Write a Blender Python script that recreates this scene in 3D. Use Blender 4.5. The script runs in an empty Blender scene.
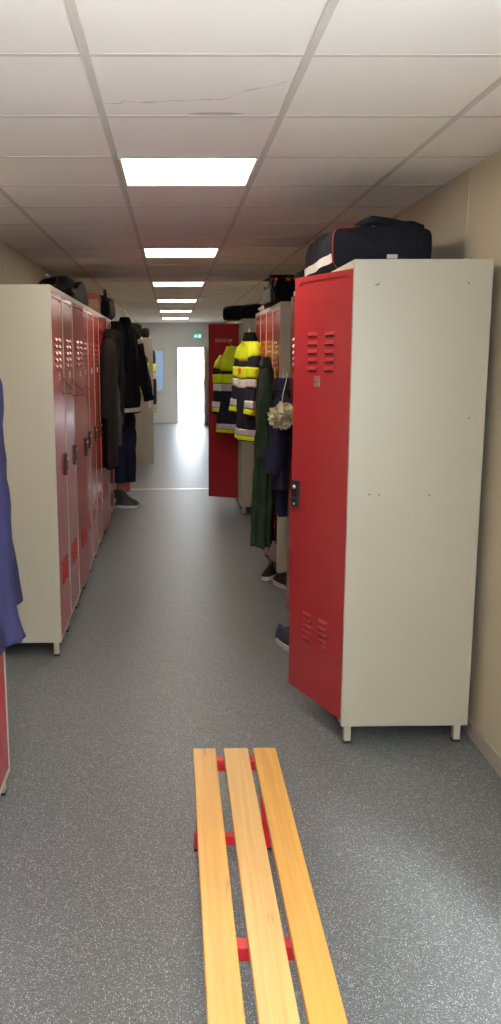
import bpy, bmesh, math, random
from mathutils import Vector, Matrix, noise
random.seed(4)
S = bpy.context.scene
COL = S.collection
PI = math.pi

# ------------------------------------------------------------------ camera
HC = 1.65
F_PX, PPX = 857.394, 188.678
yaw, pitch, roll = 0.0180935, 0.1804477, 0.00469746
cy_, sy_, cp_, sp_ = math.cos(yaw), math.sin(yaw), math.cos(pitch), math.sin(pitch)
fwd = Vector((sy_*cp_, cy_*cp_, -sp_)); right = Vector((cy_, -sy_, 0)); down = -right.cross(fwd)
r2 = math.cos(roll)*right + math.sin(roll)*down
d2 = -math.sin(roll)*right + math.cos(roll)*down
cd = bpy.data.cameras.new('camera'); cam = bpy.data.objects.new('camera', cd); COL.objects.link(cam)
m = Matrix.Identity(4)
for i in range(3):
    m[i][0] = r2[i]; m[i][1] = -d2[i]; m[i][2] = -fwd[i]
m[2][3] = HC
cam.matrix_world = m
cd.sensor_fit = 'VERTICAL'; cd.sensor_height = 36; cd.lens = 36*F_PX/1024
cd.shift_x = (250.5-PPX)/1024
cd.clip_start = 0.05; cd.clip_end = 300
S.camera = cam

# ------------------------------------------------------------------ world, light, exposure
S.view_settings.view_transform = 'Standard'; S.view_settings.look = 'None'
S.view_settings.gamma = 1; S.view_settings.use_curve_mapping = False
S.view_settings.exposure = 1.15
PANEL_EMIT = 7.6
w = bpy.data.worlds.new('world'); S.world = w; w.use_nodes = True
bgn = w.node_tree.nodes['Background']
bgn.inputs[0].default_value = (0.78, 0.89, 1.0, 1); bgn.inputs[1].default_value = 7.5
sl_ = bpy.data.lights.new('sun', 'SUN'); sl_.energy = 2.6; sl_.angle = math.radians(9); sl_.color = (0.93, 0.97, 1.0)
sun = bpy.data.objects.new('sun', sl_); COL.objects.link(sun)
sun.rotation_euler = Vector((-0.245, 0.634, -0.73)).to_track_quat('-Z', 'Y').to_euler(); sun.location = (4, -6, 6)

# ------------------------------------------------------------------ materials
def mat(name, col, rough=0.5, metal=0.0, spec=0.5, bump=0.0, bscale=30, var=0.0, vscale=6, coat=0.0, emit=None, estr=0, sheen=0):
    M = bpy.data.materials.new(name); M.use_nodes = True
    nt = M.node_tree; b = nt.nodes['Principled BSDF']
    b.inputs['Base Color'].default_value = (*col, 1); b.inputs['Roughness'].default_value = rough
    b.inputs['Metallic'].default_value = metal; b.inputs['Specular IOR Level'].default_value = spec
    if coat: b.inputs['Coat Weight'].default_value = coat; b.inputs['Coat Roughness'].default_value = 0.08
    if sheen: b.inputs['Sheen Weight'].default_value = sheen
    if emit: b.inputs['Emission Color'].default_value = (*emit, 1); b.inputs['Emission Strength'].default_value = estr
    tc = nt.nodes.new('ShaderNodeTexCoord')
    if var:
        n = nt.nodes.new('ShaderNodeTexNoise'); n.inputs['Scale'].default_value = vscale; n.inputs['Detail'].default_value = 5
        nt.links.new(tc.outputs['Object'], n.inputs['Vector'])
        r = nt.nodes.new('ShaderNodeValToRGB'); r.color_ramp.elements[0].position = 0.3; r.color_ramp.elements[1].position = 0.7
        r.color_ramp.elements[0].color = (*[c*(1-var) for c in col], 1); r.color_ramp.elements[1].color = (*[min(1, c*(1+var)) for c in col], 1)
        nt.links.new(n.outputs[0], r.inputs[0]); nt.links.new(r.outputs[0], b.inputs['Base Color'])
    if bump:
        n = nt.nodes.new('ShaderNodeTexNoise'); n.inputs['Scale'].default_value = bscale; n.inputs['Detail'].default_value = 4
        nt.links.new(tc.outputs['Object'], n.inputs['Vector'])
        bp = nt.nodes.new('ShaderNodeBump'); bp.inputs['Strength'].default_value = bump; bp.inputs['Distance'].default_value = 0.01
        nt.links.new(n.outputs[0], bp.inputs['Height']); nt.links.new(bp.outputs[0], b.inputs['Normal'])
    return M

M = {}
M['cream'] = mat('cream_paint', (0.435, 0.383, 0.288), 0.38, bump=0.03, bscale=60, var=0.02, vscale=3)
M['red'] = mat('red_paint', (0.40, 0.030, 0.034), 0.22, bump=0.015, bscale=25, var=0.03, vscale=3)
M['red_dark'] = mat('red_frame', (0.35, 0.012, 0.015), 0.4, var=0.02)
M['black'] = mat('black_plastic', (0.012, 0.012, 0.012), 0.45, var=0.1, vscale=40)
M['chrome'] = mat('chrome', (0.6, 0.58, 0.54), 0.38, metal=1, var=0.02)
M['rubber'] = mat('rubber', (0.02, 0.02, 0.02), 0.8, var=0.1)
M['card'] = mat('card_holder', (0.42, 0.16, 0.15), 0.45, var=0.1, vscale=50)
M['grid'] = mat('ceiling_grid_paint', (0.66, 0.60, 0.54), 0.7, var=0.02)
M['tile'] = mat('mineral_tile', (0.90, 0.84, 0.78), 0.9, bump=0.06, bscale=220, var=0.03, vscale=2.0)
M['stain'] = mat('crack_stain', (0.60, 0.54, 0.50), 0.9, var=0.1, vscale=20)
M['frame_w'] = mat('white_lacquer', (0.75, 0.76, 0.76), 0.4, var=0.02)
M['diffuser'] = mat('light_diffuser', (1, 1, 1), 0.6, emit=(1.0, 0.90, 0.76), estr=PANEL_EMIT, var=0.01)
M['wall'] = mat('cream_wall_panel', (0.55, 0.465, 0.33), 0.55, bump=0.02, bscale=15, var=0.02, vscale=1.0)
M['wall_end'] = mat('white_blue_wall', (0.74, 0.77, 0.79), 0.55, var=0.02, vscale=1)
M['skirt'] = mat('skirting', (0.42, 0.36, 0.30), 0.4, var=0.03)
M['steelbar'] = mat('threshold_metal', (0.75, 0.73, 0.68), 0.3, metal=0.7, var=0.02)
M['benchred'] = mat('bench_red_steel', (0.62, 0.01, 0.02), 0.3, var=0.04)
M['black_cloth'] = mat('black_cloth', (0.007, 0.007, 0.010), 0.95, spec=0.2, bump=0.5, bscale=14, var=0.25, vscale=5)
M['brown_cloth'] = mat('dark_grey_brown_cloth', (0.017, 0.013, 0.012), 0.95, spec=0.2, bump=0.5, bscale=14, var=0.2, vscale=5)
M['navy'] = mat('navy_cloth', (0.016, 0.018, 0.042), 0.9, spec=0.2, bump=0.6, bscale=12, var=0.2, vscale=5)
M['hinavy'] = mat('turnout_navy_cloth', (0.022, 0.022, 0.034), 0.85, spec=0.2, bump=0.6, bscale=14, var=0.2, vscale=6)
M['purple'] = mat('blue_violet_cotton', (0.023, 0.021, 0.058), 0.9, spec=0.2, bump=0.5, bscale=10, var=0.12, vscale=7)
M['green'] = mat('bottle_green_cloth', (0.036, 0.072, 0.042), 0.9, spec=0.2, bump=0.5, bscale=10, var=0.2, vscale=5)
M['hiyellow'] = mat('hi_vis_yellow', (0.68, 0.76, 0.01), 0.7, bump=0.3, bscale=14, var=0.08, emit=None)
M['silver'] = mat('reflective_silver', (0.62, 0.58, 0.56), 0.4, bump=0.2, bscale=14, var=0.06)
M['orange'] = mat('orange_red_webbing', (0.75, 0.10, 0.05), 0.7, var=0.1)
M['bag_navy'] = mat('bag_navy_nylon', (0.010, 0.011, 0.018), 0.85, spec=0.2, bump=0.5, bscale=18, var=0.2)
M['bag_black'] = mat('bag_black_nylon', (0.007, 0.007, 0.008), 0.8, spec=0.2, bump=0.5, bscale=18, var=0.2)
M['grey_cloth'] = mat('dull_grey_cloth', (0.07, 0.06, 0.062), 0.9, bump=0.5, bscale=16, var=0.15)
M['fluff'] = mat('cream_mesh_net', (0.60, 0.56, 0.36), 0.9, bump=0.4, bscale=60, var=0.15, vscale=20)
M['boxbrown'] = mat('cardboard', (0.36, 0.20, 0.10), 0.85, var=0.1, bump=0.1)
M['boxlid'] = mat('red_brown_lid', (0.28, 0.06, 0.03), 0.7, var=0.1)
M['shoe_navy'] = mat('shoe_navy_mesh', (0.03, 0.04, 0.07), 0.8, bump=0.4, bscale=80, var=0.15)
M['shoe_black'] = mat('shoe_black_leather', (0.015, 0.015, 0.015), 0.5, bump=0.3, bscale=30, var=0.1)
M['white_rub'] = mat('off_white_rubber', (0.6, 0.58, 0.52), 0.6, var=0.05)
M['wood_leaf'] = mat('beige_door_leaf', (0.50, 0.42, 0.34), 0.5, var=0.04)
M['concrete'] = mat('pale_concrete', (0.60, 0.58, 0.54), 0.9, bump=0.3, bscale=8, var=0.1)
M['exitgreen'] = mat('exit_green', (0.02, 0.42, 0.30), 0.4, emit=(0.05, 0.6, 0.45), estr=0.5, var=0.01)
M['exitwhite'] = mat('exit_white', (0.85, 0.9, 0.9), 0.4, emit=(0.8, 1, 0.95), estr=0.6, var=0.01)
M['screen_white'] = mat('sticker_white', (0.75, 0.72, 0.68), 0.6, var=0.02)
M['brass'] = mat('yellow_padlock', (0.75, 0.55, 0.06), 0.4, metal=0.5, var=0.05)
M['hedge'] = mat('bush_green', (0.07, 0.10, 0.03), 0.9, bump=1, bscale=20, var=0.3)

def glass_mat():
    g = bpy.data.materials.new('window_glass'); g.use_nodes = True
    nt = g.node_tree; b = nt.nodes['Principled BSDF']
    b.inputs['Base Color'].default_value = (0.9, 0.96, 1, 1); b.inputs['Roughness'].default_value = 0.02
    b.inputs['Transmission Weight'].default_value = 1; b.inputs['IOR'].default_value = 1.05
    return g
M['glass'] = glass_mat()

def frost_mat():
    g = bpy.data.materials.new('frosted_blue_grey_pane'); g.use_nodes = True
    b = g.node_tree.nodes['Principled BSDF']
    b.inputs['Base Color'].default_value = (0.30, 0.40, 0.52, 1); b.inputs['Roughness'].default_value = 0.6
    b.inputs['Transmission Weight'].default_value = 0.25
    return g
M['frost'] = frost_mat()

def wood_mat(name, c0, c1):
    g = bpy.data.materials.new(name); g.use_nodes = True
    nt = g.node_tree; b = nt.nodes['Principled BSDF']; b.inputs['Roughness'].default_value = 0.32
    tc = nt.nodes.new('ShaderNodeTexCoord'); mp = nt.nodes.new('ShaderNodeMapping'); mp.inputs['Scale'].default_value = (60, 1.6, 60)
    n = nt.nodes.new('ShaderNodeTexNoise'); n.inputs['Scale'].default_value = 1.0; n.inputs['Detail'].default_value = 6; n.inputs['Distortion'].default_value = 0.6
    r = nt.nodes.new('ShaderNodeValToRGB')
    r.color_ramp.elements[0].position = 0.25; r.color_ramp.elements[0].color = (*c0, 1)
    r.color_ramp.elements[1].position = 0.62; r.color_ramp.elements[1].color = (*c1, 1)
    nt.links.new(tc.outputs['Object'], mp.inputs[0]); nt.links.new(mp.outputs[0], n.inputs['Vector'])
    nt.links.new(n.outputs[0], r.inputs[0])
    # sparse darker streaks and knots
    mp2 = nt.nodes.new('ShaderNodeMapping'); mp2.inputs['Scale'].default_value = (38, 5, 38)
    n2 = nt.nodes.new('ShaderNodeTexNoise'); n2.inputs['Scale'].default_value = 1; n2.inputs['Detail'].default_value = 2
    nt.links.new(tc.outputs['Object'], mp2.inputs[0]); nt.links.new(mp2.outputs[0], n2.inputs['Vector'])
    r2_ = nt.nodes.new('ShaderNodeValToRGB'); r2_.color_ramp.elements[0].position = 0.70; r2_.color_ramp.elements[1].position = 0.80
    nt.links.new(n2.outputs[0], r2_.inputs[0])
    mx = nt.nodes.new('ShaderNodeMixRGB'); mx.inputs[2].default_value = (*[c*0.45 for c in c0], 1)
    nt.links.new(r2_.outputs[0], mx.inputs[0]); nt.links.new(r.outputs[0], mx.inputs[1])
    nt.links.new(mx.outputs[0], b.inputs['Base Color'])
    return g
M['wood'] = wood_mat('varnished_beech', (0.47, 0.215, 0.042), (0.59, 0.30, 0.065))
M['wood_pale'] = wood_mat('paler_worn_beech', (0.49, 0.255, 0.075), (0.60, 0.35, 0.12))

def floor_mat():
    g = bpy.data.materials.new('speckled_vinyl'); g.use_nodes = True
    nt = g.node_tree; L = nt.links; b = nt.nodes['Principled BSDF']
    b.inputs['Roughness'].default_value = 0.42
    tc = nt.nodes.new('ShaderNodeTexCoord')
    n = nt.nodes.new('ShaderNodeTexNoise'); n.inputs['Scale'].default_value = 170; n.inputs['Detail'].default_value = 3
    L.new(tc.outputs['Object'], n.inputs['Vector'])
    r = nt.nodes.new('ShaderNodeValToRGB')
    r.color_ramp.elements[0].position = 0.35; r.color_ramp.elements[0].color = (0.103, 0.109, 0.111, 1)
    r.color_ramp.elements[1].position = 0.65; r.color_ramp.elements[1].color = (0.178, 0.184, 0.183, 1)
    L.new(n.outputs[0], r.inputs[0])
    prev = r.outputs[0]
    for sc, th, col, off in ((150, 0.13, (0.50, 0.53, 0.54, 1), 0.0), (240, 0.16, (0.38, 0.41, 0.43, 1), 5.3), (200, 0.14, (0.05, 0.055, 0.06, 1), 11.7)):
        mp = nt.nodes.new('ShaderNodeMapping'); mp.inputs['Location'].default_value = (off, off, 0)
        L.new(tc.outputs['Object'], mp.inputs[0])
        v = nt.nodes.new('ShaderNodeTexVoronoi'); v.inputs['Scale'].default_value = sc; v.voronoi_dimensions = '2D'
        L.new(mp.outputs[0], v.inputs['Vector'])
        # only some cells carry a fleck
        sp = nt.nodes.new('ShaderNodeSeparateColor'); L.new(v.outputs['Color'], sp.inputs[0])
        gt = nt.nodes.new('ShaderNodeMath'); gt.operation = 'GREATER_THAN'; gt.inputs[1].default_value = 0.72; L.new(sp.outputs[0], gt.inputs[0])
        mm = nt.nodes.new('ShaderNodeMath'); mm.operation = 'MULTIPLY'; mm.inputs[1].default_value = th*1.9; L.new(sp.outputs[1], mm.inputs[0])
        ad = nt.nodes.new('ShaderNodeMath'); ad.operation = 'ADD'; ad.inputs[1].default_value = th*0.6; L.new(mm.outputs[0], ad.inputs[0])
        lt = nt.nodes.new('ShaderNodeMath'); lt.operation = 'LESS_THAN'; L.new(v.outputs['Distance'], lt.inputs[0]); L.new(ad.outputs[0], lt.inputs[1])
        mu = nt.nodes.new('ShaderNodeMath'); mu.operation = 'MULTIPLY'; L.new(gt.outputs[0], mu.inputs[0]); L.new(lt.outputs[0], mu.inputs[1])
        mx = nt.nodes.new('ShaderNodeMixRGB'); mx.inputs[2].default_value = col
        L.new(mu.outputs[0], mx.inputs[0]); L.new(prev, mx.inputs[1]); prev = mx.outputs[0]
    L.new(prev, b.inputs['Base Color'])
    bp = nt.nodes.new('ShaderNodeBump'); bp.inputs['Strength'].default_value = 0.12; bp.inputs['Distance'].default_value = 0.004
    L.new(n.outputs[0], bp.inputs['Height']); L.new(bp.outputs[0], b.inputs['Normal'])
    return g
M['floor'] = floor_mat()

# ------------------------------------------------------------------ mesh helpers
class MB:
    def __init__(s): s.bm = bmesh.new(); s.mats = []
    def mi(s, m):
        if m not in s.mats: s.mats.append(m)
        return s.mats.index(m)
    def box(s, a, b, m, bev=0.0, seg=1):
        t = bmesh.new(); bmesh.ops.create_cube(t, size=1)
        for v in t.verts: v.co = Vector([(a[i]+b[i])/2 + v.co[i]*(b[i]-a[i]) for i in range(3)])
        if bev: bmesh.ops.bevel(t, geom=list(t.edges), offset=bev, segments=seg, profile=0.5, affect='EDGES')
        s.merge(t, m)
    def merge(s, t, m, mtx=None):
        k = s.mi(m)
        if mtx: bmesh.ops.transform(t, matrix=mtx, verts=t.verts)
        vm = {v: s.bm.verts.new(v.co) for v in t.verts}
        for f in t.faces:
            try: nf = s.bm.faces.new([vm[v] for v in f.verts]); nf.material_index = k; nf.smooth = f.smooth
            except ValueError: pass
        t.free()
    def poly(s, vs, fs, m, smooth=False):
        k = s.mi(m); nv = [s.bm.verts.new(v) for v in vs]
        for f in fs:
            try: nf = s.bm.faces.new([nv[i] for i in f]); nf.material_index = k; nf.smooth = smooth
            except ValueError: pass
    def wire(s, pts, r, m, n=8, closed=False):
        P = [Vector(p) for p in pts]; vs = []; fs = []
        N = len(P); up = None
        for i, p in enumerate(P):
            if closed: T = (P[(i+1) % N]-P[i-1])
            else: T = P[min(i+1, N-1)]-P[max(i-1, 0)]
            T.normalize()
            if up is None:
                up = Vector((0, 0, 1)) if abs(T.z) < 0.9 else Vector((1, 0, 0))
            U = (up - T*up.dot(T))
            if U.length < 1e-4: U = Vector((1, 0, 0)) - T*T.x
            U.normalize(); V = T.cross(U); up = U
            rr = r[i] if isinstance(r, (list, tuple)) else r
            for k in range(n):
                a = 2*PI*k/n; vs.append(p + U*math.cos(a)*rr + V*math.sin(a)*rr)
        for i in range(N if closed else N-1):
            j = (i+1) % N
            for k in range(n):
                k2 = (k+1) % n; fs.append((i*n+k, i*n+k2, j*n+k2, j*n+k))
        if not closed:
            fs.append(tuple(range(n-1, -1, -1))); fs.append(tuple((N-1)*n+k for k in range(n)))
        s.poly(vs, fs, m, True)
    def cyl(s, a, b, r, m, n=16): s.wire([a, b], r, m, n)
    def build(s, name, parent=None, loc=None, smooth=None):
        bmesh.ops.recalc_face_normals(s.bm, faces=s.bm.faces)
        me = bpy.data.meshes.new(name); s.bm.to_mesh(me); s.bm.free()
        for m in s.mats: me.materials.append(M[m])
        o = bpy.data.objects.new(name, me); COL.objects.link(o)
        if parent: o.parent = parent
        if loc: o.location = loc
        return o

def tag(o, label=None, cat=None, group=None, kind=None):
    if label: o['label'] = label
    if cat: o['category'] = cat
    if group: o['group'] = group
    if kind: o['kind'] = kind
    return o
def empty(name, loc, rz=0, label=None, cat=None, group=None):
    o = bpy.data.objects.new(name, None); COL.objects.link(o); o.location = loc; o.rotation_euler = (0, 0, rz)
    o.empty_display_size = 0.1
    return tag(o, label, cat, group)
def struct(name, mb, parent=None):
    o = mb.build(name, parent)
    if not parent: o['kind'] = 'structure'
    return o

class Cloth:
    """a soft closed tube through control rings (cx, cy, cz, a, b); eval(t, th) gives its surface"""
    def __init__(s, rings, amp=0.08, nf=5, ph=0.0, ex=2.2, fold_from=0.15, twist=1.2):
        s.r = rings; s.amp = amp; s.nf = nf; s.ph = ph; s.ex = ex; s.ff = fold_from; s.tw = twist
    def ring(s, t):
        n = len(s.r)-1; x = max(0, min(n-1e-6, t*n)); i = int(x); u = x-i
        p0 = s.r[max(i-1, 0)]; p1 = s.r[i]; p2 = s.r[i+1]; p3 = s.r[min(i+2, n)]
        return [0.5*(2*b + (c-a)*u + (2*a-5*b+4*c-d)*u*u + (-a+3*b-3*c+d)*u**3) for a, b, c, d in zip(p0, p1, p2, p3)]
    def pt(s, t, th, off=0):
        c = s.ring(t); c0 = s.ring(max(0, t-0.01)); c1 = s.ring(min(1, t+0.01))
        T = Vector((c1[0]-c0[0], c1[1]-c0[1], c1[2]-c0[2]))
        if T.length < 1e-6: T = Vector((0, 0, -1))
        T.normalize()
        U = Vector((1, 0, 0)) - T*T.x
        if U.length < 0.2: U = Vector((0, 1, 0)) - T*T.y
        U.normalize(); V = T.cross(U)
        ct, st = math.cos(th), math.sin(th)
        e = 2/s.ex
        px = math.copysign(abs(ct)**e, ct)*(c[3]+off); py = math.copysign(abs(st)**e, st)*(c[4]+off)
        wgt = max(0, (t-s.ff)/(1-s.ff))**0.7
        f = 1 + s.amp*wgt*(0.6*math.sin(s.nf*th+s.ph+s.tw*t*3)+0.4*math.sin((2*s.nf-1)*th+1.7*s.ph-s.tw*2*t))
        f += 0.25*s.amp*math.sin(14*t+2*th+s.ph)
        p = Vector((c[0], c[1], c[2])) + U*px*f + V*py*f
        d = (U*px+V*py).normalized() if (abs(px)+abs(py)) > 1e-6 else U
        w1 = noise.noise(Vector((p.x*16+s.ph*5, p.y*16, p.z*4.5))); w2 = noise.noise(Vector((p.x*30, p.y*30+s.ph*3, p.z*13+4)))
        return p + d*(0.9*s.amp/0.1*0.014*w1 + s.amp/0.1*0.005*w2)*min(1, c[3]/0.05)
    def add(s, mb, m, t0=0, t1=1, off=0, n=22, k=40):
        vs = []; fs = []
        for i in range(n+1):
            t = t0+(t1-t0)*i/n
            for j in range(k): vs.append(s.pt(t, 2*PI*j/k, off))
        for i in range(n):
            for j in range(k):
                j2 = (j+1) % k; fs.append((i*k+j, i*k+j2, (i+1)*k+j2, (i+1)*k+j))
        c0 = sum((vs[j] for j in range(k)), Vector())/k; c1 = sum((vs[n*k+j] for j in range(k)), Vector())/k
        a = len(vs); vs += [c0, c1]
        for j in range(k):
            j2 = (j+1) % k; fs.append((a, j2, j)); fs.append((a+1, n*k+j, n*k+j2))
        mb.poly(vs, fs, m, True)

# ------------------------------------------------------------------ the setting
XL, XR, YB, YE, ZC = -1.18, 1.297, -1.6, 21.36, 2.442
b = MB(); b.box((XL-0.1, YB-0.1, -0.1), (XR+0.1, YE+0.2, 0), 'floor'); struct('floor', b)
b = MB(); b.box((XL-0.1, YB-0.1, ZC+0.002), (XR+0.1, YE+0.2, ZC+0.12), 'tile')
ceil = struct('ceiling', b)
# tee grid of the suspended ceiling
BX = [-0.826, -0.226, 0.374, 0.974]; BY0 = 2.485
b = MB()
for x in BX: b.box((x-0.012, YB, ZC), (x+0.012, YE, ZC+0.0025), 'grid')
k = -7
while BY0+0.6*k < YE:
    y = BY0+0.6*k
    if y > YB: b.box((XL, y-0.010, ZC+0.0008), (XR, y+0.010, ZC+0.0025), 'grid')
    k += 1
struct('ceiling_grid', b, ceil)
# hairline crack and stain that wanders over one tile
b = MB()
pts = [(-0.208, 2.94), (-0.16, 2.935), (-0.143, 2.90), (-0.10, 2.925), (-0.04, 2.915), (0.0, 2.90), (0.05, 2.905), (0.10, 2.885), (0.16, 2.888), (0.19, 2.862), (0.228, 2.80), (0.27, 2.775), (0.31, 2.745), (0.352, 2.70)]
P2 = []
for i in range(len(pts)-1):
    for u in range(6):
        f = u/6; x = pts[i][0]*(1-f)+pts[i+1][0]*f; y = pts[i][1]*(1-f)+pts[i+1][1]*f
        P2.append((x, y+0.006*noise.noise(Vector((x*40, y*40, 0)))))
vs = []; fs = []
for i, (x, y) in enumerate(P2):
    wd = 0.0018+0.007*max(0, noise.noise(Vector((x*22, 3, 1)))+0.15)
    vs += [(x, y-wd, ZC+0.0016), (x, y+wd, ZC+0.0016)]
    if i: fs.append((2*i-2, 2*i-1, 2*i+1, 2*i))
b.poly(vs, fs, 'stain'); b.poly([(0.05, 3.052, ZC+0.0016), (0.10, 3.035, ZC+0.0016), (0.20, 3.035, ZC+0.0016), (0.25, 3.052, ZC+0.0016), (0.2, 3.07, ZC+0.0016), (0.1, 3.07, ZC+0.0016)], [(0, 1, 2, 3, 4, 5)], 'stain')
tag(struct('crack_stain', b, ceil), 'faint grey hairline crack')

def wall_x(name, x0, x1, m):
    b = MB(); b.box((x0, YB-0.1, 0), (x1, YE+0.15, ZC+0.01), m); return b
b = wall_x('wall_left', XL-0.1, XL, 'wall'); wl = struct('wall_left', b)
SY0, SY1, SZ0, SZ1 = -0.75, 1.35, 0.88, 2.12       # window in the right wall beside the viewer
b = MB()
for a, c in (((XR, YB-0.1, 0), (XR+0.1, SY0, ZC+0.01)), ((XR, SY1, 0), (XR+0.1, YE+0.15, ZC+0.01)), ((XR, SY0, 0), (XR+0.1, SY1, SZ0)), ((XR, SY0, SZ1), (XR+0.1, SY1, ZC+0.01))):
    b.box(a, c, 'wall')
wr = struct('wall_right', b)
b = MB()
for a, c in (((XR+0.02, SY0, SZ0), (XR+0.07, SY0+0.05, SZ1)), ((XR+0.02, SY1-0.05, SZ0), (XR+0.07, SY1, SZ1)), ((XR+0.02, SY0+0.05, SZ0), (XR+0.07, SY1-0.05, SZ0+0.05)), ((XR+0.02, SY0+0.05, SZ1-0.05), (XR+0.07, SY1-0.05, SZ1))):
    b.box(a, c, 'frame_w', 0.004)
win3 = struct('window_3', b)
b = MB(); b.box((XR-0.03, SY0-0.02, SZ0-0.03), (XR+0.02, SY1+0.02, SZ0), 'frame_w', 0.004); struct('window_sill', b, win3)
for nm, xw, s, wpar in (('wall_left', XL, 1, wl), ('wall_right', XR, -1, wr)):
    b = MB()
    y = 2.7 if s < 0 else -0.9
    while y < YE:
        b.box((xw, y-0.011, 0.07), (xw+s*0.0025, y+0.011, ZC), 'wall', 0.0008); y += 1.2
    struct('joint_strip', b, wpar)
b = MB(); b.box((XR-0.012, YB, 0), (XR, YE, 0.075), 'skirt', 0.003); struct('baseboard_right', b)
b = MB(); b.box((XL, YB, 0), (XL+0.012, YE, 0.075), 'skirt', 0.003); struct('baseboard_left', b)
# end wall: window x -.49..-.17 z .79..2.0 ; doorway x .14..0.757 z 0..1.84
DX0, DX1, DZ = 0.140, 0.757, 1.835
WX0, WX1, WZ0, WZ1 = -0.50, -0.155, 0.79, 1.99
b = MB(); T = 0.14
for a, c in (((XL, YE, 0), (WX0, YE+T, ZC+0.01)), ((WX0, YE, 0), (WX1, YE+T, WZ0)), ((WX0, YE, WZ1), (WX1, YE+T, ZC+0.01)),
             ((WX1, YE, 0), (DX0, YE+T, ZC+0.01)), ((DX0, YE, DZ), (DX1, YE+T, ZC+0.01)), ((DX1, YE, 0), (XR, YE+T, ZC+0.01))):
    b.box(a, c, 'wall_end')
struct('wall_end', b)
b = MB()
b.box((XL, YE-0.012, 0), (DX0-0.05, YE, 0.07), 'frame_w', 0.002); b.box((DX1+0.05, YE-0.012, 0), (XR, YE, 0.07), 'frame_w', 0.002); struct('baseboard_end', b)
# window frame
b = MB(); fw = 0.055
b.box((WX0, YE-0.02, WZ0), (WX0+fw, YE+0.06, WZ1), 'frame_w', 0.004); b.box((WX1-fw, YE-0.02, WZ0), (WX1, YE+0.06, WZ1), 'frame_w', 0.004)
b.box((WX0+fw, YE-0.02, WZ0), (WX1-fw, YE+0.06, WZ0+fw), 'frame_w', 0.004); b.box((WX0+fw, YE-0.02, WZ1-0.23), (WX1-fw, YE+0.06, WZ1), 'frame_w', 0.004)
win = struct('window_1', b)
b = MB(); b.box((WX0+fw-0.005, YE+0.015, WZ0+fw-0.005), (WX1-fw+0.005, YE+0.025, WZ1-0.225), 'frost'); struct('pane', b, win)
b = MB(); b.box((WX0-0.02, YE-0.05, WZ0-0.03), (WX1+0.02, YE, WZ0), 'frame_w', 0.004); struct('window_sill', b, win)
b = MB(); b.box((WX0, YE-0.028, WZ1-0.02), (WX1, YE-0.005, WZ1+0.05), 'frame_w', 0.004); struct('shutter_box', b, win)
# doorway casing and open leaf
b = MB()
b.box((DX0-0.04, YE-0.015, 0), (DX0, YE+T, DZ+0.04), 'frame_w', 0.003); b.box((DX1, YE-0.015, 0), (DX1+0.04, YE+T, DZ+0.04), 'frame_w', 0.003)
b.box((DX0, YE-0.015, DZ), (DX1, YE+T, DZ+0.04), 'frame_w', 0.003)
door = struct('door_1', b)
b = MB(); b.box((DX1-0.01, YE-1.0, 0.008), (DX1+0.03, YE-0.02, DZ+0.02), 'wood_leaf', 0.003)
leaf = struct('door_leaf', b, door)
b = MB()
for z in (0.9, 1.0): pass
b.box((DX1-0.045, YE-0.95, 1.0), (DX1-0.010, YE-0.93, 1.02), 'black', 0.003); b.box((DX1-0.05, YE-0.95, 1.0), (DX1-0.038, YE-0.82, 1.02), 'black', 0.004)
b.box((DX1-0.016, YE-0.97, 0.90), (DX1-0.010, YE-0.91, 1.10), 'black', 0.002); struct('door_handle', b, leaf)
# back wall behind the camera with a glazed window on its right side
b = MB(); BWX0, BWX1, BWZ0, BWZ1 = -0.60, 0.95, 0.90, 2.20
for a, c in (((XL, YB-0.12, 0), (BWX0, YB, ZC+0.01)), ((BWX0, YB-0.12, 0), (BWX1, YB, BWZ0)), ((BWX0, YB-0.12, BWZ1), (BWX1, YB, ZC+0.01)), ((BWX1, YB-0.12, 0), (XR, YB, ZC+0.01))):
    b.box(a, c, 'wall')
struct('wall_back', b)
b = MB()
b.box((BWX0, YB-0.07, BWZ0), (BWX0+0.05, YB+0.01, BWZ1), 'frame_w', 0.004); b.box((BWX1-0.05, YB-0.07, BWZ0), (BWX1, YB+0.01, BWZ1), 'frame_w', 0.004)
b.box((BWX0+0.05, YB-0.07, BWZ0), (BWX1-0.05, YB+0.01, BWZ0+0.05), 'frame_w', 0.004); b.box((BWX0+0.05, YB-0.07, BWZ1-0.05), (BWX1-0.05, YB+0.01, BWZ1), 'frame_w', 0.004)
win2 = struct('window_2', b)
b = MB(); b.box((BWX0+0.045, YB-0.035, BWZ0+0.045), (BWX1-0.045, YB-0.03, BWZ1-0.045), 'glass'); struct('pane', b, win2)
# floor joint strip
b = MB(); b.box((XL, 10.63, 0), (XR, 10.675, 0.004), 'steelbar', 0.0015); struct('trim_1', b)
# ground outside
b = MB(); b.box((-30, YE+T, -0.12), (30, 70, -0.05), 'concrete'); struct('ground_outside', b)

# ------------------------------------------------------------------ ceiling lights
def ceiling_light(k, label):
    y0 = BY0+0.6*(2+5*k)+0.012; y1 = y0+0.576; x0, x1 = -0.214, 0.362
    t = empty('ceiling_light', ((x0+x1)/2, (y0+y1)/2, ZC), 0, label, 'light', 'square LED panels down the ceiling')
    hx, hy = (x1-x0)/2, (y1-y0)/2; f = 0.012
    b = MB(); z0, z1 = -0.0015, 0.002
    b.box((-hx, -hy, z0), (-hx+f, hy, z1), 'frame_w'); b.box((hx-f, -hy, z0), (hx, hy, z1), 'frame_w')
    b.box((-hx+f, -hy, z0), (hx-f, -hy+f, z1), 'frame_w'); b.box((-hx+f, hy-f, z0), (hx-f, hy, z1), 'frame_w')
    b.build('frame', t)
    b = MB(); b.box((-hx+f, -hy+f, 0.0), (hx-f, hy-f, 0.0015), 'diffuser'); b.build('diffuser', t)
ceiling_light(-1, 'glowing square ceiling panel straight overhead, before the first one in view')
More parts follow.
